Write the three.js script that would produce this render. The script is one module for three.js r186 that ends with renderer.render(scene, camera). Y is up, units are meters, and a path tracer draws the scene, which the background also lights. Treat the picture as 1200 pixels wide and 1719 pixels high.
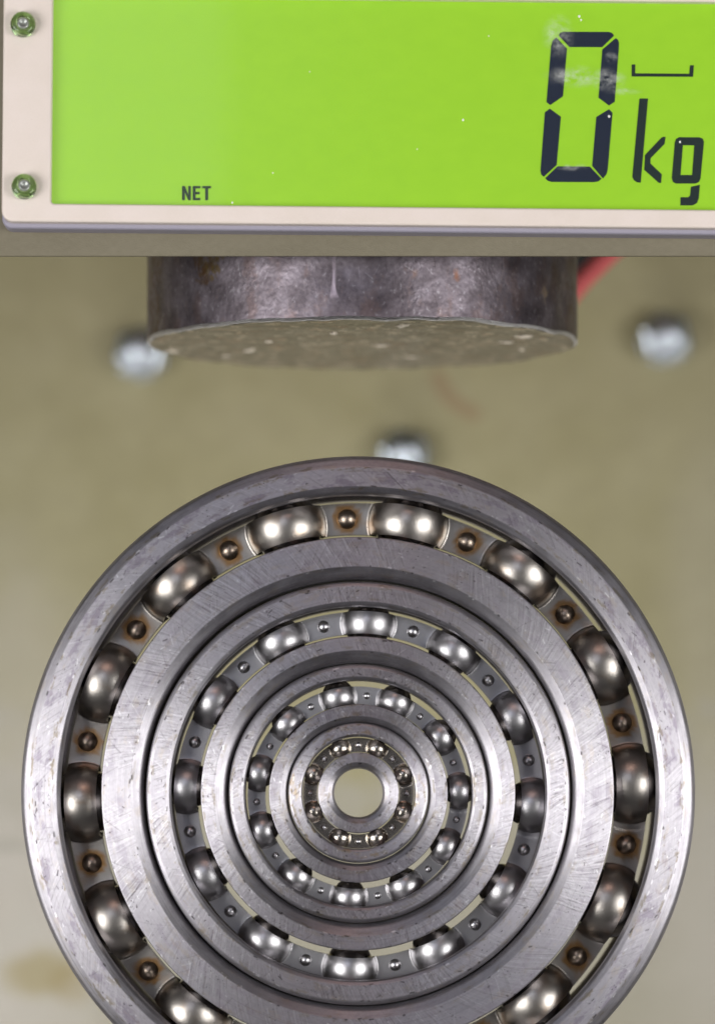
import * as THREE from 'three';
import { mergeGeometries, mergeVertices } from 'three/addons/utils/BufferGeometryUtils.js';
import { RoundedBoxGeometry } from 'three/addons/geometries/RoundedBoxGeometry.js';
import { RectAreaLightUniformsLib } from 'three/addons/lights/RectAreaLightUniformsLib.js';
import { createNoise3D } from 'simplex-noise';

// ------------------------------------------------------------------ camera, room tone, lamps, exposure
const S = 0.000175, D = 1.13;                       // metres per photo pixel in the plane of the bearing faces; camera distance
const scene = new THREE.Scene();
const camera = new THREE.PerspectiveCamera(2 * Math.atan(859.5 * S / D) * 180 / Math.PI, 714 / 1024, 0.05, 20);
camera.position.set(0, 0, D);
camera.lookAt(0, 0, 0);
camera.setViewOffset(1200, 1719, -1.5, -471.5, 1200, 1719);   // shifted lens: the axis meets the hub of the bearings
camera.focus = D - 0.004;
camera.userData.fStop = 5.5;
scene.add(camera);
scene.background = new THREE.Color(0.04, 0.039, 0.041);
const renderer = new THREE.WebGLRenderer({ antialias: true });
renderer.setSize(714, 1024);
renderer.toneMapping = THREE.LinearToneMapping;
renderer.toneMappingExposure = 1.0;
renderer.shadowMap.enabled = true;
RectAreaLightUniformsLib.init();

const P = (px, py, z) => { const k = (D - z) / D; return new THREE.Vector3((px - 601.5) * S * k, (1331.5 - py) * S * k, z); };
const names = {};
const numbered = (n) => { const i = names[n] = (names[n] ?? -1) + 1; return i ? `${n}_${String(i).padStart(3, '0')}` : n; };
function thing(name, label, category, pos = [0, 0, 0], group) {
  const o = new THREE.Group(); o.name = numbered(name); o.position.set(...pos); scene.add(o);
  o.userData = { label, category }; if (group) o.userData.group = group;
  return o;
}
function part(name, geo, mat, parent) {
  const m = new THREE.Mesh(geo, mat); m.name = name; m.castShadow = m.receiveShadow = true; parent.add(m); return m;
}
function softbox(label, pos, aim, w, h, rgb, L) {
  const g = thing('softbox_lamp', label, 'studio lamp', pos);
  g.lookAt(aim);
  const shell = new RoundedBoxGeometry(w + 0.03, h + 0.03, 0.06, 3, 0.01); shell.translate(0, 0, -0.032);
  part('housing', shell, new THREE.MeshStandardMaterial({ color: 0x1a1a1c, roughness: 0.6 }), g);
  const em = new THREE.MeshStandardMaterial({ color: 0xd8d8d8, roughness: 0.8 });
  em.emissive.setRGB(...rgb); em.emissiveIntensity = 0.6;
  const pg = new THREE.BoxGeometry(w, h, 0.004); pg.translate(0, 0, 0.001);
  part('glowing_panel', pg, em, g);
  const l = new THREE.RectAreaLight(new THREE.Color().setRGB(...rgb), L, w, h);
  l.name = 'softbox'; l.position.set(0, 0, 0.006); l.rotation.y = Math.PI; g.add(l);
  return g;
}
softbox('white softbox lamp left of the camera', [-0.80, -0.07, 0.82], new THREE.Vector3(0, 0.02, -0.08), 0.68, 0.58, [1, 0.99, 0.985], 7.7);
softbox('white softbox lamp right of the camera', [0.84, -0.05, 0.80], new THREE.Vector3(0, 0.02, -0.08), 0.68, 0.58, [1, 0.99, 0.985], 6.9);
softbox('dim warm ceiling lamp above the camera', [0, 0.98, 0.95], new THREE.Vector3(0, 0, 0), 0.42, 0.16, [1, 0.62, 0.52], 3.2);

softbox('white work lamp low behind the bearings, below the frame', [-0.05, -0.30, -0.13], new THREE.Vector3(-0.03, 0.02, -0.36), 0.50, 0.10, [1, 0.985, 1.0], 6);

softbox('added cool pale fill light behind the camera, up on the left, for haze on the screen', [-0.25, 0.46, 1.25], new THREE.Vector3(-0.09, 0.2, 0.02), 0.34, 0.34, [0.74, 0.8, 1], 1.75);  // unseen source added so its reflection hazes the left of the screen

// ------------------------------------------------------------------ texture helpers
let sd = 7;
const rnd = () => { sd = (sd + 0x6d2b79f5) | 0; let t = Math.imul(sd ^ (sd >>> 15), 1 | sd); t = (t + Math.imul(t ^ (t >>> 7), 61 | t)) ^ t; return ((t ^ (t >>> 14)) >>> 0) / 4294967296; };
const n3 = createNoise3D(rnd);
const fbm = (x, y, z, o = 4) => { let a = 0, w = 0.5, f = 1; for (let i = 0; i < o; i++) { a += w * n3(x * f, y * f, z * f); f *= 2.03; w *= 0.5; } return a; };
const ss = (a, b, x) => { const t = Math.min(1, Math.max(0, (x - a) / (b - a))); return t * t * (3 - 2 * t); };
const mix = (a, b, t) => a + (b - a) * t;
function paint(W, H, fn) {                                        // canvas filled per pixel with sRGB values
  const c = document.createElement('canvas'); c.width = W; c.height = H;
  const x = c.getContext('2d'), im = x.createImageData(W, H);
  for (let j = 0, i = 0; j < H; j++) for (let k = 0; k < W; k++, i += 4) {
    const v = fn(k, j); im.data[i] = v[0]; im.data[i + 1] = v[1]; im.data[i + 2] = v[2]; im.data[i + 3] = v[3] ?? 255;
  }
  x.putImageData(im, 0, 0);
  return [c, x];
}
function tex(c, srgb, wrap = THREE.RepeatWrapping) {
  const t = new THREE.CanvasTexture(c); t.wrapS = t.wrapT = wrap; t.magFilter = THREE.LinearFilter;
  if (srgb) t.colorSpace = THREE.SRGBColorSpace;
  return t;
}
// grain for satin and cast surfaces, tiling
const [grainC] = paint(512, 512, (x, y) => {
  const a = x / 512 * 2 * Math.PI, b = y / 512 * 2 * Math.PI, q = 4;
  const v = 128 + 90 * fbm(q * Math.cos(a) + 3 * Math.cos(b), q * Math.sin(a) + 5, 4 * Math.sin(b) + 2 * Math.cos(b), 5) + (rnd() - 0.5) * 26;
  return [v, v, v];
});
const grain = (r) => { const t = tex(grainC); t.repeat.set(r, r); return t; };

// ground steel ring: texture unrolled round the ring (u) and along its profile (v)
function ringMaterial(W, H, seed, o = {}) {
  const R = W / (2 * Math.PI), tone = (o.tone ?? 1) * 0.95, mo = o.mottle ?? 0.35, j0 = H * (1 - o.face[1]), j1 = H * (1 - o.face[0]);
  const onFace = (j) => ss(j0 - 2, j0 + 1, j) * ss(j1 + 2, j1 - 1, j);
  const mot = new Float32Array(W * H), pit = new Float32Array(W * H), dirt = new Float32Array(W * H);
  const [c, x] = paint(W, H, (k, j) => {
    const a = k / W * 2 * Math.PI, X = R * Math.cos(a), Z = R * Math.sin(a), i = j * W + k, F = onFace(j);
    const m = mot[i] = fbm(X * 0.022, j * 0.05 + seed * 31, Z * 0.022, 5);
    const f = fbm(X * 0.14, j * 0.2 + seed * 17, Z * 0.14, 3), ln = n3(X * 0.012, j * 0.75 + seed * 7, Z * 0.012);
    const p = pit[i] = ss(0.4, 0.6, fbm(X * 0.22 + 50, j * 0.22 + seed * 9, Z * 0.22, 2)) * ss(0.05, 0.4, fbm(X * 0.02 + 9, j * 0.02 + seed, Z * 0.02, 2));
    const st = ss(0.05, 0.45, m + f * 0.45) * mo * F, warm = ss(0.2, 0.6, fbm(X * 0.02 + 77, j * 0.05, Z * 0.02 + seed, 3) + 0.3 * f) * (o.warm ?? 0.25);
    // oil film that has crept to the rim of the face, broken and grainy
    const rim = Math.min(Math.abs(j - j0), Math.abs(j - j1)), d0 = dirt[i] = ss(0.2, 0.5, fbm(X * 0.03 + 3, j * 0.1 + seed, Z * 0.03, 4) + 0.35 * f) * ss(9, 1, rim) * (o.oil ?? 0.3);
    const v = 202 + 12 * f + 9 * ln * (1 - 0.5 * F);
    let r = v - 40 * st, g = v - 4 - 44 * st, b = v + 2 - 37 * st;
    r = mix(r, r * 0.97, warm); g = mix(g, g * 0.9, warm); b = mix(b, b * 0.76, warm);
    r = mix(r, 120, d0); g = mix(g, 104, d0); b = mix(b, 70, d0);
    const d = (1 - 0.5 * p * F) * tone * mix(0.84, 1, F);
    return [r * d, g * d, b * d];
  });
  const [bc, bx] = paint(W, H, (k, j) => { const i = j * W + k, v = 128 + 22 * mot[i] * onFace(j) - 60 * pit[i] + (rnd() - 0.5) * 12; return [v, v, v]; });
  const [rc, rx] = paint(W, H, (k, j) => { const i = j * W + k, v = 255 * Math.min(1, mix(0.43, (o.rough ?? 0.5), onFace(j)) + 0.08 * mot[i] + 0.2 * pit[i] + 0.12 * dirt[i]); return [v, v, v]; });
  const stroke = (x0, y0, dx, dy, w, col, bump, ro) => {
    for (const off of [0, -W, W]) for (const [ctx, st] of [[x, col], [bx, bump], [rx, ro]]) {
      if (!st) continue;
      ctx.strokeStyle = st; ctx.lineWidth = w; ctx.beginPath(); ctx.moveTo(x0 + off, y0); ctx.quadraticCurveTo(x0 + off + dx * 0.5 + dy * 0.06, y0 + dy * 0.5, x0 + off + dx, y0 + dy); ctx.stroke();
    }
  };
  const FH = j1 - j0;
  for (const ctx of [x, bx, rx]) { ctx.save(); ctx.beginPath(); ctx.rect(0, j0, W, FH); ctx.clip(); }
  for (let i = 0; i < W * 3.2 * (o.grind ?? 1.0); i++) {         // grinding lines, in drifting bundles
    const x0 = rnd() * W, a = x0 / W * 2 * Math.PI, dens = 1.3 * fbm(Math.cos(a) * 4, Math.sin(a) * 4, seed * 5.3, 3);
    if (rnd() > 0.5 + dens) continue;
    const sl = (o.slant ?? 0.55) + 0.7 * fbm(Math.cos(a) * 2 + 8, Math.sin(a) * 2, seed, 2) + (rnd() < 0.1 ? -1.1 : 0) + (rnd() - 0.5) * 0.1;
    const dy = (0.2 + rnd() * 0.8) * FH, l = rnd() < 0.55, al = (0.06 + rnd() * rnd() * 0.62) * (o.deep ?? 0.8);
    stroke(x0, j0 - FH * 0.4 + rnd() * FH * 1.2, dy * sl, dy, 0.4 + rnd() * 0.65, l ? `rgba(250,249,252,${al})` : `rgba(84,78,82,${al * 0.9})`, l ? `rgba(255,255,255,${al * 0.8})` : `rgba(0,0,0,${al * 0.8})`, `rgba(${l ? '84,84,84' : '190,190,190'},${al * 0.8})`);
  }
  for (let i = 0; i < W * 0.08; i++) {                            // nicks
    const l = 1.5 + rnd() * 6; stroke(rnd() * W, j0 + rnd() * FH, (rnd() - 0.5) * l * 2, (rnd() - 0.5) * l, 0.6 + rnd() * 0.8, rnd() < 0.65 ? 'rgba(250,250,252,0.7)' : 'rgba(45,40,42,0.6)', 'rgba(0,0,0,0.5)');
  }
  for (const ctx of [x, bx, rx]) ctx.restore();
  for (let i = 0; i < W * 0.16; i++) {                            // turned lines along the ring
    const al = 0.04 + rnd() * 0.16, w = 40 + rnd() * W * 0.15, y = rnd() * H;
    stroke(rnd() * W, y, w, (rnd() - 0.5) * 1.5, 0.6, `rgba(${rnd() < 0.5 ? '240,240,240' : '66,62,62'},${al})`, `rgba(0,0,0,${al})`);
  }
  for (let i = 0; i < W * 0.05; i++) {                            // dents along the two rims of the face
    const y = (rnd() < 0.5 ? j0 : j1) + (rnd() - 0.5) * 3, l = 1 + rnd() * 5; stroke(rnd() * W, y, l, (rnd() - 0.5) * 2, 0.8 + rnd() * 1.3, rnd() < 0.5 ? 'rgba(248,246,248,0.7)' : 'rgba(52,48,48,0.6)', 'rgba(0,0,0,0.55)');
  }
  const m = new THREE.MeshPhysicalMaterial({ metalness: 1, roughness: 1, map: tex(c, true), roughnessMap: tex(rc), bumpMap: tex(bc), bumpScale: o.bump ?? 0.00008 });
  m.anisotropy = o.aniso ?? 0.72; m.anisotropyRotation = Math.PI / 2;
  return m;
}

// ------------------------------------------------------------------ the large structure
// back plate of the press, out of focus
const ZB = -0.35;
{
  const W = 1.3, H = 1.1, T = 1024, cx = 0, cy = 0.1;
  const at = (px, py) => { const v = P(px, py, ZB); return [(v.x - cx + W / 2) / W * T, T - (v.y - cy + H / 2) / H * T]; };
  const ux = T / W * S * (D - ZB) / D, uy = T / H * S * (D - ZB) / D;      // texture pixels per photo pixel
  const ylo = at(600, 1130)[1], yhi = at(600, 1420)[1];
  const spots = [[62, 1632, 62, 46, 0.45, [128, 112, 56]], [115, 1650, 40, 34, 0.3, [132, 114, 66]], [10, 1418, 60, 10, 0.22, [100, 100, 84]]].map(([px, py, rx, ry, k, col]) => [...at(px, py), rx * ux, ry * uy, k, col]);
  const pale = [[-10, 1560, 190, 300, 0.8], [20, 1180, 140, 280, 0.5], [1230, 1500, 150, 330, 0.55], [1190, 1000, 80, 300, 0.25]].map(([px, py, rx, ry, k]) => [...at(px, py), rx * ux, ry * uy, k]);  // paler areas low at both sides: brighter light put into the plate colour
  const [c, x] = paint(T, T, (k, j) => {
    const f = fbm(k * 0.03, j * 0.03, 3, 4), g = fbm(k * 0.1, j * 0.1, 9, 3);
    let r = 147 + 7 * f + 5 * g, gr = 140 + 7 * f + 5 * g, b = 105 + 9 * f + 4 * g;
    const paintedSheen = 0.75 * ss(ylo, yhi, j + 60 * f + 22 * fbm(k * 0.12, j * 0.12, 44, 3)); r = mix(r, 154, paintedSheen); gr = mix(gr, 150, paintedSheen); b = mix(b, 138, paintedSheen);   // grey sheen of light on the lower half, painted into the colour
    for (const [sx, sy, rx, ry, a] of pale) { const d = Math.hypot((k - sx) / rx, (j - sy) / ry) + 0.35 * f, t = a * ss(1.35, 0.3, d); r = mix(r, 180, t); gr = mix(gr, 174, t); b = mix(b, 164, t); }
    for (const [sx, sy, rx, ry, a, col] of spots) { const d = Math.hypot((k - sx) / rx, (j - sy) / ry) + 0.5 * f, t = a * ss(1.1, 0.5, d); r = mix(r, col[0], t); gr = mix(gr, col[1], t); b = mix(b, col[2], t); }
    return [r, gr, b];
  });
  x.strokeStyle = 'rgba(120,78,52,0.30)'; x.lineWidth = 26 * ux; x.lineCap = 'round'; x.beginPath(); x.moveTo(...at(735, 632)); x.quadraticCurveTo(...at(745, 675), ...at(795, 695)); x.stroke();   // faint brown curve
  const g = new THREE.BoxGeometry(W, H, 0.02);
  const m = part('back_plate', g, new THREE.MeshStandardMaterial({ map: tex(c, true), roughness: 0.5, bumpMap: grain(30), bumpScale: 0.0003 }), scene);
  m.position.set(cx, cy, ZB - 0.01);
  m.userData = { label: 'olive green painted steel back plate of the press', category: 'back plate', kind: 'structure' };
}
// press bed under the bearings, below the frame
{
  const g = new RoundedBoxGeometry(0.5, 0.06, 0.11, 3, 0.004);
  const m = part('press_bed', g, new THREE.MeshStandardMaterial({ color: new THREE.Color(0.42, 0.42, 0.4), roughness: 0.55, metalness: 0.3, bumpMap: grain(12), bumpScale: 0.0003 }), scene);
  m.position.set(0, -567 * S - 0.0302, -0.025);
  m.userData = { label: 'grey steel press bed below the largest bearing', category: 'press bed', kind: 'structure' };
}
// panel standing in for the blurred background behind the display
{
  const yb = P(0, 430, 0.008).y;
  const g = new THREE.BoxGeometry(0.6, 0.22, 0.0018, 1, 1, 1);
  const [c] = paint(512, 256, (k, j) => { const f = fbm(k * 0.02, j * 0.05, 21, 4), q = (rnd() - 0.5) * 5; return [120 + 6 * f + q, 113 + 6 * f + q, 93 + 6 * f + q]; });
  const m = part('backdrop_panel', g, new THREE.MeshStandardMaterial({ map: tex(c, true), roughness: 0.6, bumpMap: grain(20), bumpScale: 0.0001 }), scene);
  m.position.set(0, yb + 0.11, 0.0071);
  m.userData = { label: 'olive grey stand-in panel for the blurred background behind the green display', category: 'panel' };
}

// ------------------------------------------------------------------ press ram
{
  const zc = -0.068, k = (D - zc) / D, Rm = 360 * S * k, c0 = P(608, 580, zc), hgt = 0.14;
  const g = thing('press_ram', 'dark scratched round steel press ram hanging above the bearings', 'press ram', [c0.x, c0.y, zc]);
  const TW = 2048, TH = 512;
  const [sc, sx] = paint(TW, TH, (i, j) => {
    const a = i / TW * 2 * Math.PI, X = 5 * Math.cos(a), Z = 5 * Math.sin(a), y = j / TH * 10.5;
    const m = fbm(X * 1.3, y * 1.3, Z * 1.3, 5), f = fbm(X * 7, y * 7, Z * 7, 3), ru = ss(0.05, 0.5, fbm(X * 1.2 + 30, y * 0.6, Z * 1.2, 4) + 0.25 * f), br = ss(0.35, 0.6, fbm(X * 5 + 4, y * 4, Z * 5 + 9, 4));
    let r = 112 + 30 * m + 16 * f, gg = 104 + 30 * m + 16 * f, b = 110 + 32 * m + 16 * f;
    r = mix(r, 104, ru * 0.32); gg = mix(gg, 80, ru * 0.32); b = mix(b, 72, ru * 0.32);
    r = mix(r, 168, br * 0.5); gg = mix(gg, 164, br * 0.5); b = mix(b, 170, br * 0.5);
    return [r, gg, b];
  });
  const [rc, rx] = paint(TW, TH, (i, j) => { const a = i / TW * 2 * Math.PI, v = 255 * (0.46 + 0.16 * fbm(6 * Math.cos(a), j / TH * 10, 6 * Math.sin(a) + 40, 4)); return [v, v, v]; });
  const [bc, bx] = paint(TW, TH, (i, j) => { const a = i / TW * 2 * Math.PI, v = 128 + 55 * fbm(30 * Math.cos(a), j / TH * 60, 30 * Math.sin(a), 4); return [v, v, v]; });
  for (let i = 0; i < 2600; i++) {
    const px = rnd() * TW, py = rnd() * TH, l = 3 + rnd() * 16, an = (rnd() < 0.5 ? 1.57 : 0.9) + (rnd() - 0.5) * 1.3, al = rnd() * rnd() * 0.5, li = rnd() < 0.55;
    for (const [ctx, st] of [[sx, li ? `rgba(200,198,205,${al})` : `rgba(38,30,32,${al})`], [bx, `rgba(0,0,0,${al * 0.8})`], [rx, `rgba(60,60,60,${al})`]]) { ctx.strokeStyle = st; ctx.lineWidth = 0.6 + rnd() * 0.8; ctx.beginPath(); ctx.moveTo(px, py); ctx.lineTo(px + l * Math.cos(an), py + l * Math.sin(an)); ctx.stroke(); }
  }
  // marks that the photograph shows: oil stain, rust dots, vertical scrape; u = azimuth (front = TW/4 after the turn below), v = height above the face
  const U = (px) => TW * (0.25 + Math.asin((px - 608) / 361) / (2 * Math.PI)), V = (py) => TH - (576 - py) * S * k / hgt * TH;
  const blob = (px, py, r, col, n = 40) => { for (let i = 0; i < n; i++) { const a = rnd() * 6.28, d = Math.sqrt(rnd()) * r; sx.fillStyle = col; sx.beginPath(); sx.ellipse(U(px) + Math.cos(a) * d * 0.7, V(py) + Math.sin(a) * d, 1 + rnd() * 4, 1 + rnd() * 6, rnd() * 3, 0, 7); sx.fill(); } };
  blob(366, 446, 40, 'rgba(96,78,34,0.3)', 130); blob(350, 470, 30, 'rgba(84,60,38,0.3)', 80); blob(372, 440, 20, 'rgba(120,112,60,0.4)', 40); blob(362, 445, 14, 'rgba(170,166,148,0.4)', 26);
  blob(757, 511, 5, 'rgba(140,98,76,0.16)', 10); blob(904, 524, 9, 'rgba(180,160,138,0.3)', 10); blob(690, 508, 5, 'rgba(126,92,76,0.12)', 8);
  blob(264, 510, 50, 'rgba(88,64,50,0.3)', 150); blob(955, 500, 40, 'rgba(100,76,62,0.3)', 60);
  sx.strokeStyle = 'rgba(178,166,176,0.45)'; sx.lineCap = 'round'; sx.lineWidth = 5; sx.beginPath(); sx.moveTo(U(563), V(480)); sx.lineTo(U(563), V(540)); sx.stroke();
  for (let i = 0; i < 7; i++) { sx.lineWidth = 2; sx.beginPath(); sx.moveTo(U(563), V(505 + 4 * i)); sx.lineTo(U(557 + 2 * i), V(546)); sx.stroke(); }
  const wob = (a) => 0.0008 * fbm(Math.cos(a) * 2.2, Math.sin(a) * 2.2, 4, 3);
  const cut = 0.0010;
  const side = new THREE.CylinderGeometry(Rm, Rm, hgt, 192, 24, true); side.translate(0, hgt / 2 + cut, 0); side.rotateY(-Math.PI / 2);
  const bend = (geo, f) => { const p = geo.attributes.position; for (let i = 0; i < p.count; i++) { const x = p.getX(i), y = p.getY(i), z = p.getZ(i), a = Math.atan2(z, x), w = f(y); p.setY(i, y + wob(a) * w); } geo.computeVertexNormals(); };
  bend(side, (y) => Math.max(0, 1 - y / 0.02));
  const smat = new THREE.MeshPhysicalMaterial({ map: tex(sc, true), roughnessMap: tex(rc), roughness: 1, metalness: 0.85, bumpMap: tex(bc), bumpScale: 0.00018 });
  part('ram_body', side, smat, g);
  const pts = []; for (let i = 0; i <= 6; i++) { const t = i / 6 * Math.PI / 2; pts.push(new THREE.Vector2(Rm - cut + cut * Math.sin(t), cut - cut * Math.cos(t))); }
  const rim = new THREE.LatheGeometry(pts, 256);
  { const p = rim.attributes.position; for (let i = 0; i < p.count; i++) { const a = Math.atan2(p.getZ(i), p.getX(i)), f = 1 + 0.4 * fbm(Math.cos(a) * 5, Math.sin(a) * 5, 7, 3), y = p.getY(i); p.setY(i, cut - (cut - y) * Math.max(0.35, f)); } }
  bend(rim, () => 1);
  part('worn_edge', rim, new THREE.MeshPhysicalMaterial({ color: new THREE.Color(0.46, 0.45, 0.45), metalness: 1, roughness: 0.3, bumpMap: grain(10), bumpScale: 0.0004 }), g);
  // battered face, planar texture
  const FT = 1024;
  const [fc, fx] = paint(FT, FT, (i, j) => {
    const m = fbm(i * 0.012, j * 0.012, 61, 5), f = fbm(i * 0.05, j * 0.035, 67, 4), w = 0.85 * ss(0.26, 0.34, fbm(i * 0.016, j * 0.012, 5, 4) + 0.3 * f), ru = ss(0.26, 0.5, fbm(i * 0.01 + 9, j * 0.03, 15, 4));
    let r = 124 + 40 * m + 30 * f, gg = 116 + 40 * m + 30 * f, b = 106 + 39 * m + 29 * f;
    r = mix(r, 214, w * 0.75); gg = mix(gg, 200, w * 0.75); b = mix(b, 182, w * 0.75); r = mix(r, 150, ru * 0.6); gg = mix(gg, 104, ru * 0.6); b = mix(b, 78, ru * 0.6);
    return [r, gg, b];
  });
  for (let i = 0; i < 420; i++) { const a = rnd(); fx.fillStyle = a < 0.45 ? 'rgba(230,222,210,0.8)' : a < 0.6 ? 'rgba(190,140,110,0.6)' : 'rgba(44,46,42,0.6)'; fx.beginPath(); fx.ellipse(rnd() * FT, rnd() * FT, 1 + rnd() * rnd() * 15, 1 + rnd() * rnd() * 12, (rnd() - 0.5) * 0.8, 0, 7); fx.fill(); }
  for (let i = 0; i < 520; i++) { const al = rnd() * rnd() * 0.5, l = 14 + rnd() * 110, x0 = rnd() * FT, y0 = rnd() * FT, an = (rnd() - 0.5) * 0.9; fx.strokeStyle = rnd() < 0.55 ? `rgba(50,46,42,${al})` : `rgba(206,198,188,${al})`; fx.lineWidth = 1.5 + rnd() * 5; fx.beginPath(); fx.moveTo(x0, y0); fx.lineTo(x0 + l * Math.cos(an), y0 + l * Math.sin(an)); fx.stroke(); }
  const face = new THREE.RingGeometry(0.0001, Rm - cut, 160, 24); face.rotateX(Math.PI / 2);
  const fp = face.attributes.position, fu = face.attributes.uv;
  for (let i = 0; i < fp.count; i++) { const x = fp.getX(i), z = fp.getZ(i), q = Math.hypot(x, z) / (Rm - cut); fu.setXY(i, x / Rm / 2 + 0.5, z / Rm / 2 + 0.5); fp.setY(i, wob(Math.atan2(z, x)) * q ** 6 + (1 - q ** 8) * 0.0001 * fbm(x * 90, z * 90, 2, 4)); }
  face.computeVertexNormals();
  const ft = tex(fc, true); const fb = tex(fc);
  part('ram_face', face, new THREE.MeshStandardMaterial({ map: ft, roughness: 0.34, metalness: 0.5, bumpMap: fb, bumpScale: 0.00012 }), g);
  // debris stuck to the face
  const flakeM = new THREE.MeshStandardMaterial({ color: 0xdfd5c4, roughness: 0.7 });
  for (const [px, py, w, d] of [[676, 547, 26, 6], [418, 589, 16, 5], [880, 565, 30, 5], [876, 588, 8, 4], [290, 590, 22, 5], [452, 574, 12, 3], [560, 560, 14, 3], [850, 575, 20, 2], [640, 580, 26, 2], [690, 600, 18, 2], [380, 598, 14, 3]]) {
    const zz = zc + (c0.y / ((1331.5 - py) * S) * D - (D - zc)) * -1;        // where the sight line meets the face
    const sh = new THREE.IcosahedronGeometry(1, 2), q = sh.attributes.position;
    for (let i = 0; i < q.count; i++) { const f = 1 + 0.75 * n3(q.getX(i) * 2.2 + px, q.getY(i) * 0.5, q.getZ(i) * 2.2); q.setXYZ(i, q.getX(i) * f, q.getY(i) * f, q.getZ(i) * f); }
    sh.computeVertexNormals();
    const fl = part('debris_flake', sh, flakeM, g);
    fl.scale.set(w * S * 0.5, 0.00035, d * S * 4.2); fl.rotation.y = (rnd() - 0.5) * 0.5; fl.position.set(P(px, py, zz).x - c0.x, 0.0001, zz - zc);
  }
}

// ------------------------------------------------------------------ hoses behind the ram
{
  const tube = (name, label, pts, r, m) => {
    const a = pts.map((p) => P(...p)), b = a[0].clone();
    const t = part(name, new THREE.TubeGeometry(new THREE.CatmullRomCurve3(a.map((v) => v.sub(b))), 60, r, 16), m, scene);
    t.position.copy(b); t.userData = { label, category: 'hose' };
  };
  tube('hydraulic_hose', 'red rubber hose rising to the right behind the press ram', [[760, 470, -0.2], [860, 540, -0.2], [915, 535, -0.2], [985, 462, -0.19], [1085, 365, -0.18], [1210, 250, -0.18]], 0.0036, new THREE.MeshStandardMaterial({ color: new THREE.Color(0.70, 0.13, 0.13), roughness: 0.45, bumpMap: grain(3), bumpScale: 0.0002 }));
  tube('hydraulic_hose', 'black rubber hose beside the red hose behind the ram', [[860, 540, -0.25], [930, 485, -0.24], [985, 430, -0.23], [1060, 340, -0.23]], 0.0034, new THREE.MeshStandardMaterial({ color: new THREE.Color(0.02, 0.02, 0.022), roughness: 0.5, bumpMap: grain(3), bumpScale: 0.0002 }));
}

// ------------------------------------------------------------------ bolts in the back plate
{
  const zinc = new THREE.MeshPhysicalMaterial({ color: new THREE.Color(0.60, 0.65, 0.71), metalness: 1, roughness: 0.25, bumpMap: grain(2), bumpScale: 0.0001 });
  const k = (D - ZB) / D, r = 41 * S * k;
  const hex = new THREE.Shape(); for (let i = 0; i < 6; i++) hex[i ? 'lineTo' : 'moveTo'](r * 0.84 * Math.cos(i * Math.PI / 3 + 0.26), r * 0.84 * Math.sin(i * Math.PI / 3 + 0.26));
  const head = new THREE.ExtrudeGeometry(hex, { depth: 0.0042, bevelSize: 0.0024, bevelThickness: 0.0028, bevelSegments: 6 }); head.translate(0, 0, 0.0054);
  const wash = new THREE.LatheGeometry([[0.0001, 0], [r * 1.04, 0], [r * 1.08, 0.0006], [r * 1.08, 0.002], [r * 1.04, 0.0026], [0.0001, 0.0026]].map((p) => new THREE.Vector2(...p)), 48); wash.rotateX(Math.PI / 2);
  const dome = new THREE.SphereGeometry(r * 0.76, 32, 12, 0, Math.PI * 2, 0, Math.PI / 2); dome.rotateX(Math.PI / 2); dome.scale(1, 1, 0.75); dome.translate(0, 0, 0.0116);
  const first = thing('hex_bolt', 'zinc hex bolt partly hidden behind the left edge of the ram', 'bolt', [0, 0, 0], 'bolts in the back plate');
  part('washer', wash, zinc, first); part('bolt_head', head, zinc, first); part('bolt_tip', dome, zinc, first);
  [[236, 596, 0], [1114, 571, 0.5], [678, 767, 0.5]].forEach(([px, py, t], i) => {
    const b = i ? first.clone() : first;
    if (i) { b.name = numbered('hex_bolt'); scene.add(b); b.userData = { ...first.userData, label: ['', 'zinc hex bolt on bare plate right of the ram', 'zinc hex bolt just behind the top rim of the largest bearing'][i] }; }
    b.position.copy(P(px, py, ZB)); b.rotation.z = t;
  });
}

// ------------------------------------------------------------------ nested ball bearings
function roundedProfile(corners) {                                // [r, y, fillet radius] -> points, straight runs held by close end points
  const out = [], n = corners.length;
  for (let i = 0; i < n; i++) {
    const [x, y, f, groove] = corners[i];
    const a = new THREE.Vector2(x, y), p = new THREE.Vector2(...corners[(i + n - 1) % n].slice(0, 2)), q = new THREE.Vector2(...corners[(i + 1) % n].slice(0, 2));
    if (groove) { out.push(...groove); continue; }
    const u = p.clone().sub(a), v = q.clone().sub(a), lu = u.length(), lv = v.length(); u.normalize(); v.normalize();
    const half = Math.acos(Math.max(-1, Math.min(1, u.dot(v)))) / 2, t = Math.min(f / Math.tan(half), lu * 0.45, lv * 0.45), r = t * Math.tan(half);
    const c = a.clone().addScaledVector(u.clone().add(v).normalize(), r / Math.sin(half));
    const s0 = a.clone().addScaledVector(u, t), s1 = a.clone().addScaledVector(v, t);
    out.push(a.clone().addScaledVector(u, Math.min(t * 1.06 + 0.3, lu * 0.49)));
    const a0 = Math.atan2(s0.y - c.y, s0.x - c.x); let da = Math.atan2(s1.y - c.y, s1.x - c.x) - a0; da = Math.atan2(Math.sin(da), Math.cos(da));
    for (let j = 0; j <= 8; j++) out.push(new THREE.Vector2(c.x + r * Math.cos(a0 + da * j / 8), c.y + r * Math.sin(a0 + da * j / 8)));
    out.push(a.clone().addScaledVector(v, Math.min(t * 1.06 + 0.3, lv * 0.49)));
  }
  out.push(out[0].clone());
  return out;
}
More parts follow.
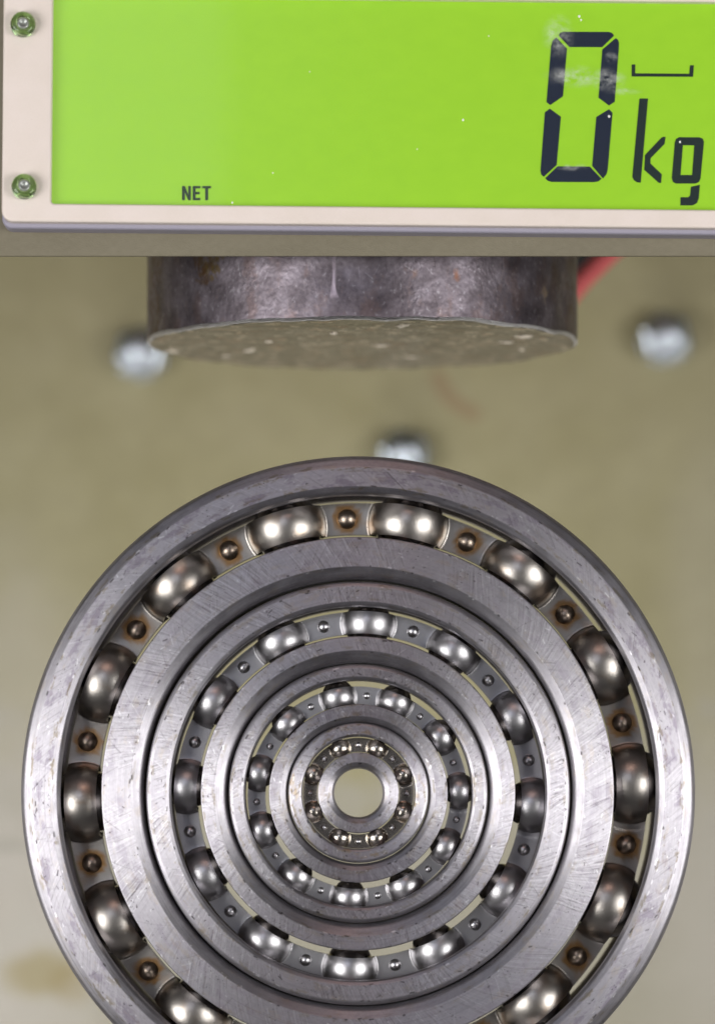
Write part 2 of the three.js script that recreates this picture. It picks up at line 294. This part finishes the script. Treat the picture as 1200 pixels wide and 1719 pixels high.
function ringGeometry(corners, seg) {
  const pts = roundedProfile(corners), len = [0];
  for (let i = 1; i < pts.length; i++) len.push(len[i - 1] + pts[i].distanceTo(pts[i - 1]));
  const g = new THREE.LatheGeometry(pts.map((p) => p.clone().multiplyScalar(S)), seg), uv = g.attributes.uv, n = pts.length;
  for (let i = 0; i < uv.count; i++) uv.setY(i, len[i % n] / len[n - 1]);
  g.rotateX(Math.PI / 2);
  const top = Math.max(...pts.map((p) => p.y)), on = pts.map((p, i) => [p, len[i] / len[n - 1]]).filter(([p]) => p.y > top - 0.3).map(([, l]) => l);
  return [g, len[n - 1], [Math.min(...on), Math.max(...on)]];
}
function bearing(o) {
  const { Ro, bo, Ri, bi, h, rb, n, phase, Rm, w, rp, rr, off } = o;       // photo pixels
  const zf = o.z, k = (D - zf) / D, zm = zf - h * S;
  const g = thing('ball_bearing', o.label, 'ball bearing', [0.0, (-Ro + (o.dy ?? 0)) * S, zm], 'ball bearings nested inside one another');
  g.rotation.y = o.yaw ?? 0;
  const up = Ro * S;
  const gr = rb * 1.03, arc = (Rc, sign, cut) => {                 // raceway groove between its two shoulders
    const a = Math.acos(Math.min(1, Math.abs(cut - Rc) / gr)), pts = [];
    for (let i = 0; i <= 14; i++) { const t = sign > 0 ? a - 2 * a * i / 14 : -a + 2 * a * i / 14; pts.push(new THREE.Vector2(Rc + sign * gr * Math.cos(t), gr * Math.sin(t))); }
    return pts;
  };
  const Rball = (bo + Ri) / 2;
  const edge = (R, y, c) => { const a = Math.abs(c); return [[R, y - a, a * 0.5], [R + c * 0.24, y - a * 0.34, a * 0.45], [R + c, y, Math.min(1.2, a * 0.2)]]; };   // rounded edge that breaks off from the flat face
  const outer = [[Ro, -h, o.c[0]], ...edge(Ro, h, -o.c[0]), ...edge(bo, h, o.c[1]).reverse(), [bo, 0, 0, arc(Rball, 1, bo)], [bo, -h, o.c[1]]];
  const inner = [[Ri, -h, o.c[1]], [Ri, 0, 0, arc(Rball, -1, Ri)], [Ri, h, o.c[2]], ...edge(bi, h, o.c[3]).reverse(), [bi, -h, o.c[3]]];
  const seg = o.seg;
  const [og, ol, of] = ringGeometry(outer, seg), [ig, il, iff] = ringGeometry(inner, seg);
  const om = ringMaterial(Math.min(2048, Math.round(Ro * 4.2)), Math.min(700, Math.round(ol * 0.75)), o.seed, { ...o.outer, face: of }), im = ringMaterial(Math.min(2048, Math.round(Ri * 4.2)), Math.min(700, Math.round(il * 0.75)), o.seed + 0.5, { ...o.inner, face: iff });
  part('outer_ring', og, om, g).position.y = up;
  part('inner_ring', ig, im, g).position.y = up;
  // balls
  const bg = new THREE.SphereGeometry(rb * S, 48, 32);
  const cx = off[0] * S, cy = off[1] * S;
  for (let i = 0; i < n; i++) {
    const a = (phase + 360 / n * i) * Math.PI / 180;
    part('ball', bg, ballM, g).position.set(Math.cos(a) * Rball * S + cx * 0.4, Math.sin(a) * Rball * S + cy * 0.4 + up, 0);
  }
  // cage: two stamped halves riveted together
  const zs = o.strip, dc = Math.sqrt(rp * rp - zs * zs), kf = rp * 0.05, half = Math.PI / n;
  const nr = 9, cols = [];
  for (let i = -14; i <= 14; i++) cols.push([0, Math.sin(i / 14 * Math.PI / 2 * 0.96) / Math.sin(Math.PI / 2 * 0.96) * 0.9]);
  const ext = [0.93, 0.955, 0.975, 1.0, 1.03, 1.06, 1.1, 1.16];
  const right = ext.map((e) => [0, e]), left = ext.slice().reverse().map((e) => [0, -e]);
  const flat = []; for (let i = 1; i < 12; i++) flat.push([1, i / 12]);
  const all = [...left, ...cols, ...right, ...flat];
  const P2 = [], C2 = [], UV = [];
  const nc = all.length * n;
  const stainCol = o.stain;
  for (let r = 0; r < nr; r++) {
    const R = Rm - w / 2 + w * r / (nr - 1);
    const at = (e) => { const d = Math.abs(e) * dc, c = (R * R + Rm * Rm - d * d) / (2 * R * Rm); return c > 1 ? 0 : Math.sign(e) * Math.acos(Math.max(-1, c)); };
    const min = Math.abs(R - Rm) / dc;
    for (let b = 0; b < n; b++) for (const [kind, e] of all) {
      let phi;
      const pe = at(1.16);
      if (kind) phi = pe + (2 * half - 2 * pe) * e;
      else phi = at(Math.sign(e) * Math.sqrt(Math.min(1.35, e * e * (1 - 0) + min * min * (1 - Math.min(1, e * e)))));
      const A = (phase + 360 / n * b) * Math.PI / 180 + phi, x = R * Math.cos(A), y = R * Math.sin(A);
      const d2 = R * R + Rm * Rm - 2 * R * Rm * Math.cos(phi), sp = d2 < rp * rp ? Math.sqrt(rp * rp - d2) : 0, hh = kind ? zs : (sp + zs + Math.sqrt((sp - zs) ** 2 + kf * kf)) / 2;
      const hz = kind ? zs : mix(zs, hh, ss(1.16, 1.06, Math.abs(e)));
      P2.push(x, y, hz);
      UV.push(A * Rm / 60, R / 60);
      const rv = Math.hypot(x - Rm * Math.cos(A - phi + half), y - Rm * Math.sin(A - phi + half)), ff = fbm(x * 0.05, y * 0.05, o.seed, 3), f2 = fbm(x * 0.02, y * 0.02, o.seed + 4, 2);
      const st = stainCol ? Math.max(ss(1.65, 1.2, rv / rr + 0.45 * ff) * 0.9, ss(0.1, 0.45, f2 + 0.2 * ff) * 0.3) : 0;
      for (let q = 0; q < 3; q++) C2.push(mix(o.cage[q], (stainCol ?? o.cage)[q], st));
    }
  }
  const t = Math.max(1.5, rp * 0.05), idx = (r, c) => r * nc + (c % nc);
  const sheet = (zmul, zadd, flip) => {
    const p = new Float32Array(P2.length); for (let i = 0; i < P2.length; i += 3) { p[i] = P2[i] * S; p[i + 1] = P2[i + 1] * S; p[i + 2] = (P2[i + 2] * zmul + zadd) * S; }
    const ix = []; for (let r = 0; r < nr - 1; r++) for (let c = 0; c < nc; c++) { const a = idx(r, c), b = idx(r, c + 1), d = idx(r + 1, c), e = idx(r + 1, c + 1); flip ? ix.push(a, b, d, b, e, d) : ix.push(a, d, b, b, d, e); }
    const q = new THREE.BufferGeometry(); q.setAttribute('position', new THREE.BufferAttribute(p, 3)); q.setAttribute('uv', new THREE.BufferAttribute(new Float32Array(UV), 2)); q.setAttribute('color', new THREE.BufferAttribute(new Float32Array(C2), 3)); q.setIndex(ix); q.computeVertexNormals(); return q;
  };
  const wall = (r, zmul, z0, z1, flip) => {
    const p = [], u = [], c2 = [], ix = [];
    for (let c = 0; c < nc; c++) for (const z of [z0, z1]) { const i = idx(r, c); p.push(P2[i * 3] * S, P2[i * 3 + 1] * S, (P2[i * 3 + 2] * zmul + z) * S); u.push(UV[i * 2], UV[i * 2 + 1]); c2.push(C2[i * 3], C2[i * 3 + 1], C2[i * 3 + 2]); }
    for (let c = 0; c < nc; c++) { const a = c * 2, b = ((c + 1) % nc) * 2; flip ? ix.push(a, a + 1, b, b, a + 1, b + 1) : ix.push(a, b, a + 1, b, b + 1, a + 1); }
    const q = new THREE.BufferGeometry(); q.setAttribute('position', new THREE.BufferAttribute(new Float32Array(p), 3)); q.setAttribute('uv', new THREE.BufferAttribute(new Float32Array(u), 2)); q.setAttribute('color', new THREE.BufferAttribute(new Float32Array(c2), 3)); q.setIndex(ix); q.computeVertexNormals(); return q;
  };
  const cage = mergeGeometries([sheet(1, 0, false), sheet(1, -t, true), wall(0, 1, 0, -t, false), wall(nr - 1, 1, 0, -t, true), sheet(-1, 0, true), wall(0, -1, 0, t, true), wall(nr - 1, -1, 0, t, false)]);
  const cm = new THREE.MeshPhysicalMaterial({ vertexColors: true, metalness: 1, roughness: o.cageRough, bumpMap: grain(1), bumpScale: 0.00003 });
  const cg = part('cage', cage, cm, g); cg.position.set(cx, cy + up, 0);
  // rivets
  const rg = new THREE.LatheGeometry([[0, 0.82], [0.22, 0.80], [0.45, 0.72], [0.66, 0.58], [0.84, 0.38], [0.95, 0.18], [1, 0], [1, -0.3]].reverse().map(([x, y]) => new THREE.Vector2(Math.max(1e-5, x * rr * S), y * rr * S)), 32); rg.rotateX(Math.PI / 2);
  for (let i = 0; i < n; i++) {
    const a = (phase + 360 / n * (i + 0.5)) * Math.PI / 180;
    part('rivet', rg, o.rivetM ?? rivetM, cg).position.set(Math.cos(a) * Rm * S, Math.sin(a) * Rm * S, zs * S);
  }
  return g;
}
const ballM = new THREE.MeshPhysicalMaterial({ color: new THREE.Color(0.30, 0.28, 0.26), metalness: 1, roughness: 0.1 });
const rivetM = new THREE.MeshPhysicalMaterial({ color: new THREE.Color(0.55, 0.54, 0.55), metalness: 1, roughness: 0.33 });
const oilyRivetM = new THREE.MeshPhysicalMaterial({ color: new THREE.Color(0.38, 0.31, 0.25), metalness: 1, roughness: 0.36 });
bearing({ label: 'largest outermost steel ball bearing with oil stained cage, holding the other three', seed: 1, z: 0, Ro: 567, bo: 502, Ri: 430, bi: 360.5, h: 94, rb: 59, n: 14, phase: 2.0, Rm: 466, w: 54, rp: 68, rr: 17, off: [-3, 0], strip: 8, c: [21, 13, 3, 20], yaw: -0.02, seg: 320, cage: [0.44, 0.41, 0.375], stain: [0.36, 0.19, 0.06], cageRough: 0.33, rivetM: oilyRivetM, outer: { grind: 0.5, slant: 0.9, mottle: 0.75, oil: 0.4, deep: 0.7 }, inner: { grind: 1.5, slant: 0.5, mottle: 0.4, oil: 0.2 } });
bearing({ label: 'second largest steel ball bearing set in the bore of the largest one', seed: 2, z: -0.0007, Ro: 356, bo: 315, Ri: 264, bi: 219.7, h: 68, rb: 40.5, n: 12, phase: -3.1, Rm: 293, w: 38, rp: 46.5, rr: 10.5, off: [1.5, -4], strip: 6, c: [8, 8, 3, 21], dy: -1, yaw: -0.01, seg: 256, cage: [0.47, 0.46, 0.47], cageRough: 0.36, outer: { grind: 2.0, slant: 0.45, deep: 0.9, mottle: 0.15 }, inner: { grind: 1.6, slant: 0.3, mottle: 0.25 } });
bearing({ label: 'third steel ball bearing, with eleven balls, inside the second largest one', seed: 3, z: -0.0014, Ro: 217.5, bo: 191, Ri: 150, bi: 119.2, h: 45, rb: 27.5, n: 11, phase: 3.1, Rm: 171, w: 30, rp: 31.5, rr: 6, off: [-1, -5], strip: 4, c: [7, 6, 2, 11], dy: -1, yaw: -0.004, seg: 192, cage: [0.47, 0.46, 0.47], cageRough: 0.35, outer: { grind: 1.6, slant: 0.4, mottle: 0.2, tone: 0.95 }, inner: { grind: 1.4, slant: 0.2, mottle: 0.4, tone: 0.92 } });
bearing({ label: 'smallest innermost steel ball bearing around the open centre hole', seed: 4, z: -0.0014, Ro: 117.8, bo: 95, Ri: 68, bi: 41, h: 34, rb: 15.5, n: 8, phase: 22.4, Rm: 81.6, w: 24, rp: 18.4, rr: 5.2, off: [0, -0.5], strip: 3, c: [5, 4, 2.5, 11], seg: 160, cage: [0.50, 0.455, 0.40], cageRough: 0.24, outer: { grind: 0.7, warm: 0.9, slant: 0.6, mottle: 0.5, oil: 0.5 }, inner: { grind: 1.0, slant: 0.2, mottle: 0.2 } });

// ------------------------------------------------------------------ weighing display
{
  const ZF = 0.020, tilt = -0.0095, piv = P(3, 372, ZF), kd = (D - ZF) / D;
  const g = thing('weighing_display', 'cream framed digital weighing display with glowing green screen reading 0 kg', 'digital display', [piv.x, piv.y, 0.008]);
  g.rotation.z = tilt;
  const ct = Math.cos(-tilt), st = Math.sin(-tilt);
  const loc = (px, py, z = ZF) => { const v = P(px, py, z), x = v.x - piv.x, y = v.y - piv.y; return new THREE.Vector2(ct * x - st * y, st * x + ct * y); };
  const q = S * kd, dz = ZF - 0.008;
  const rounded = (x0, y0, x1, y1, r, T = THREE.Shape) => { const s = new T(); s.moveTo(x0 + r, y0); s.lineTo(x1 - r, y0); s.absarc(x1 - r, y0 + r, r, -Math.PI / 2, 0); s.lineTo(x1, y1 - r); s.absarc(x1 - r, y1 - r, r, 0, Math.PI / 2); s.lineTo(x0 + r, y1); s.absarc(x0 + r, y1 - r, r, Math.PI / 2, Math.PI); s.lineTo(x0, y0 + r); s.absarc(x0 + r, y0 + r, r, Math.PI, Math.PI * 1.5); return s; };
  const X1 = 1330 * q, Y1 = 560 * q, a0 = loc(82, 346), wx0 = a0.x, wy0 = a0.y, wx1 = 1262 * q, wy1 = loc(600, -6).y;
  const bev = 0.0007;
  const hous = new THREE.ExtrudeGeometry(rounded(-1.5 * q, -8 * q, X1, Y1, 17 * q), { depth: dz - 0.0042 - 0.0012, bevelSize: 0.0007, bevelThickness: 0.0012, bevelSegments: 5, bevelOffset: -0.0007, curveSegments: 10 });
  part('housing', hous, new THREE.MeshStandardMaterial({ color: new THREE.Color(0.33, 0.31, 0.375), roughness: 0.5, bumpMap: grain(40), bumpScale: 0.0001 }), g);
  const fr = rounded(bev, bev, X1 - bev, Y1, 15 * q); fr.holes.push(rounded(wx0 + bev * 0, wy0, wx1, wy1, 10 * q, THREE.Path));
  const frame = new THREE.ExtrudeGeometry(fr, { depth: 0.0042 - bev, bevelSize: bev, bevelThickness: bev, bevelSegments: 4, curveSegments: 10 }); frame.translate(0, 0, dz - 0.0042);
  const [bzc] = paint(1024, 512, (i, j) => { const f = fbm(i * 0.008, j * 0.008, 91, 4), p = fbm(i * 0.06, j * 0.06, 95, 2), w = (rnd() - 0.5) * 4, d = ss(0.62, 0.72, p) * 22; return [226 + 5 * f + w - d, 214 + 5 * f + w - d * 1.3, 204 + 7 * f + w - d * 1.5]; });
  const bt = tex(bzc, true); bt.repeat.set(6, 12);
  part('bezel', frame, new THREE.MeshPhysicalMaterial({ map: bt, roughness: 0.38, bumpMap: grain(120), bumpScale: 0.00004 }), g);
  // liquid crystal panel
  const zl = dz - 0.0032;
  const [lc] = paint(1024, 512, (i, j) => { const f = fbm(i * 0.02, j * 0.02, 71, 4), w = (rnd() - 0.5) * 6; return [112 + 5 * f + w, 160 + 4 * f + w, 6 + 4 * f + w * 0.5]; });
  const lm = new THREE.MeshPhysicalMaterial({ map: tex(lc, true, THREE.ClampToEdgeWrapping), roughness: 0.5, clearcoat: 1, clearcoatRoughness: 0.3 });
  lm.emissive.setRGB(0.145, 0.28, 0.0);
  const ls = new THREE.BoxGeometry(wx1 - wx0 - 0.0002, wy1 - wy0 - 0.0002, 0.0012); ls.translate((wx0 + wx1) / 2, (wy0 + wy1) / 2, zl - 0.0006);
  part('lcd_screen', ls, lm, g);
  const ink = new THREE.MeshPhysicalMaterial({ color: new THREE.Color(0.008, 0.015, 0.034), roughness: 0.4 }), ink2 = new THREE.MeshPhysicalMaterial({ color: new THREE.Color(0.010, 0.022, 0.020), roughness: 0.4 });
  const zk = zl + 0.0001;
  const poly = (name, pts, m, parent, hole, z = zk) => {
    const s = new THREE.Shape(pts.map((p) => loc(...p))); if (hole) s.holes.push(new THREE.Path(hole.map((p) => loc(...p))));
    const e = new THREE.ExtrudeGeometry(s, { depth: 0.00012, bevelEnabled: false }); e.translate(0, 0, z); return part(name, e, m, parent);
  };
  const Z = (pts) => pts.map(([x, y]) => [880 + x / 3.75, 20 + y / 3.75]);
  const digit = new THREE.Group(); digit.name = 'digit'; g.add(digit);
  for (const s of [
    [[218, 138], [228, 120], [248, 114], [535, 115], [555, 122], [567, 138], [492, 211], [286, 210]],
    [[578, 154], [592, 165], [598, 185], [597, 215], [571, 556], [535, 579], [469, 530], [493, 226]],
    [[203, 150], [270, 221], [245, 521], [165, 576], [141, 558], [170, 205], [180, 170]],
    [[535, 603], [557, 625], [527, 985], [518, 1015], [497, 1040], [429, 960], [455, 652]],
    [[162, 599], [232, 650], [205, 955], [124, 1029], [108, 1015], [103, 990], [131, 622]],
    [[133, 1038], [211, 963], [414, 965], [488, 1042], [468, 1058], [440, 1063], [175, 1062], [150, 1055]],
  ]) poly('digit_segment', Z(s), ink, digit);
  const kl = new THREE.Group(); kl.name = 'unit_letter'; g.add(kl);
  poly('letter_stroke', Z([[727, 535], [781, 535], [735, 1066], [712, 1064], [692, 1050], [682, 1030]]), ink2, kl);
  poly('letter_stroke', Z([[762, 892], [866, 782], [880, 776], [892, 778], [885, 822], [797, 912], [796, 945], [868, 1014], [863, 1068], [850, 1068], [757, 985]]), ink2, kl);
  const gl = new THREE.Group(); gl.name = 'unit_letter'; g.add(gl);
  poly('letter_stroke', Z([[950, 812], [958, 790], [978, 779], [1105, 780], [1125, 788], [1134, 808], [1112, 1040], [1102, 1062], [1080, 1072], [955, 1072], [937, 1060], [931, 1035]]), ink2, gl, Z([[1001, 830], [1073, 831], [1059, 1018], [986, 1018]]));
  poly('letter_stroke', Z([[1052, 1092], [1108, 1080], [1101, 1165], [1090, 1195], [1062, 1210], [985, 1210], [986, 1158], [1035, 1158], [1046, 1148]]), ink2, gl);
  poly('zero_mark', Z([[678, 320], [701, 320], [700, 376], [1041, 379], [1046, 325], [1070, 325], [1065, 398], [678, 396]]), ink2, g);
  poly('edge_mark', [[83, 169], [86, 169], [86, 198], [83, 198]], ink2, g);
  const net = new THREE.Group(); net.name = 'net_indicator'; g.add(net);
  const netM = new THREE.MeshPhysicalMaterial({ color: new THREE.Color(0.02, 0.045, 0.02), roughness: 0.4 });
  poly('letter', [[305, 310], [310, 310], [315.5, 324], [315.5, 310], [320, 310], [320, 334], [315.5, 334], [310, 321], [310, 334], [305, 334]], netM, net);
  poly('letter', [[323, 310], [336, 310], [336, 314], [328, 314], [328, 320], [335, 320], [335, 324], [328, 324], [328, 330], [336, 330], [336, 334], [323, 334]], netM, net);
  poly('letter', [[339, 310], [354, 310], [354, 314], [349, 314], [349, 334], [344, 334], [344, 314], [339, 314]], netM, net);
  // clear cover with smears
  const pg = new THREE.BoxGeometry(wx1 - wx0 - 0.0003, wy1 - wy0 - 0.0003, 0.0008); pg.translate((wx0 + wx1) / 2, (wy0 + wy1) / 2, dz - 0.0014);
  const pane = part('cover_pane', pg, new THREE.MeshPhysicalMaterial({ color: 0xffffff, transmission: 1, thickness: 0, roughness: 0.02, ior: 1.49, specularIntensity: 0.1 }), g);
  const smear = (px0, py0, px1, py1, fn) => {
    const W = Math.round((px1 - px0) * 2), H = Math.round((py1 - py0) * 2), A = loc((px0 + px1) / 2, (py0 + py1) / 2);
    const [ac] = paint(W, H, (i, j) => { const v = 255 * Math.max(0, Math.min(1, fn(px0 + i / 2, py0 + j / 2) * ss(0, 12, Math.min(i, j, W - 1 - i, H - 1 - j)))); return [v, v, v]; });
    const m = new THREE.MeshStandardMaterial({ color: new THREE.Color(0.72, 0.74, 0.7), roughness: 0.9, transparent: true, alphaMap: tex(ac, false, THREE.ClampToEdgeWrapping) });
    const e = new THREE.PlaneGeometry((px1 - px0) * q, (py1 - py0) * q); e.translate(A.x, A.y, dz - 0.00085);
    part('smear', e, m, pane);
  };
  const el = (x, y, cx, cy, rx, ry) => ss(1, 0.1, Math.hypot((x - cx) / rx, (y - cy) / ry));
  smear(880, 20, 1090, 330, (x, y) => {
    const f = fbm(x * 0.03, y * 0.05, 33, 4), h = fbm(x * 0.12, y * 0.12, 35, 3), t = Math.max(0, 0.55 + 1.2 * f + 0.5 * h);
    const a = Math.max(el(x, y, 965, 128, 62, 22), 0.9 * el(x, y, 1018, 132, 40, 24), el(x, y, 935, 60, 32, 45) * 0.8, 0.7 * el(x, y, 1025, 95, 14, 14), 0.6 * el(x, y, 1045, 152, 40, 8), 0.8 * el(x, y, 960, 280, 32, 9), 0.7 * el(x, y, 932, 70, 12, 16));
    return 0.42 * a * t;
  });
  // dust specks
  const dustM = new THREE.MeshStandardMaterial({ color: 0xf2f2ee, roughness: 0.8 });
  for (const [px, py, r] of [[777, 201, 1.8], [1022, 195, 2], [1141, 238, 1.8], [972, 27, 2], [975, 33, 1.5], [458, 290, 1.2], [520, 120, 1], [820, 60, 1.1], [700, 250, 1], [390, 340, 1.6]]) {
    const A = loc(px, py), e = new THREE.IcosahedronGeometry(r * q, 1); e.scale(1, 1.2, 0.4); e.translate(A.x, A.y, dz - 0.0008); part('dust_speck', e, dustM, pane);
  }
  // clear plastic studs in the frame
  const clear = new THREE.MeshPhysicalMaterial({ color: new THREE.Color(0.86, 0.95, 0.8), transmission: 1, thickness: 0.004, ior: 1.49, roughness: 0.06, attenuationColor: new THREE.Color(0.55, 0.8, 0.35), attenuationDistance: 0.006 });
  const pinM = new THREE.MeshPhysicalMaterial({ color: new THREE.Color(0.34, 0.36, 0.33), roughness: 0.35, metalness: 0.5 });
  for (const [px, py, ax, ay] of [[39, 44, -0.1, 0.12], [41, 316, -0.12, 0.1]]) {
    const A = loc(px, py), stud = new THREE.Group(); stud.name = 'plastic_stud'; stud.position.set(A.x, A.y, dz + 0.0001); g.add(stud);
    const r = 21 * q, lt = new THREE.LatheGeometry([[r * 0.52, 0.0002], [r * 0.9, 0.0002], [r, 0.0004], [r, 0.0022], [r * 0.86, 0.0032], [r * 0.62, 0.0034], [r * 0.52, 0.003], [r * 0.52, 0.0002]].map((p) => new THREE.Vector2(...p)), 48); lt.rotateX(Math.PI / 2);
    const col = part('clear_collar', lt, clear, stud); col.rotation.set(ax, ay, 0);
    const pin = new THREE.LatheGeometry([[0.00001, 0.0024], [r * 0.2, 0.0024], [r * 0.26, 0.003], [r * 0.42, 0.003], [r * 0.49, 0.0026], [r * 0.49, 0.0]].reverse().map((p) => new THREE.Vector2(...p)), 40); pin.rotateX(Math.PI / 2);
    const pn = part('pin', pin, pinM, stud); pn.rotation.set(ax, ay, 0);
  }
}

renderer.render(scene, camera);
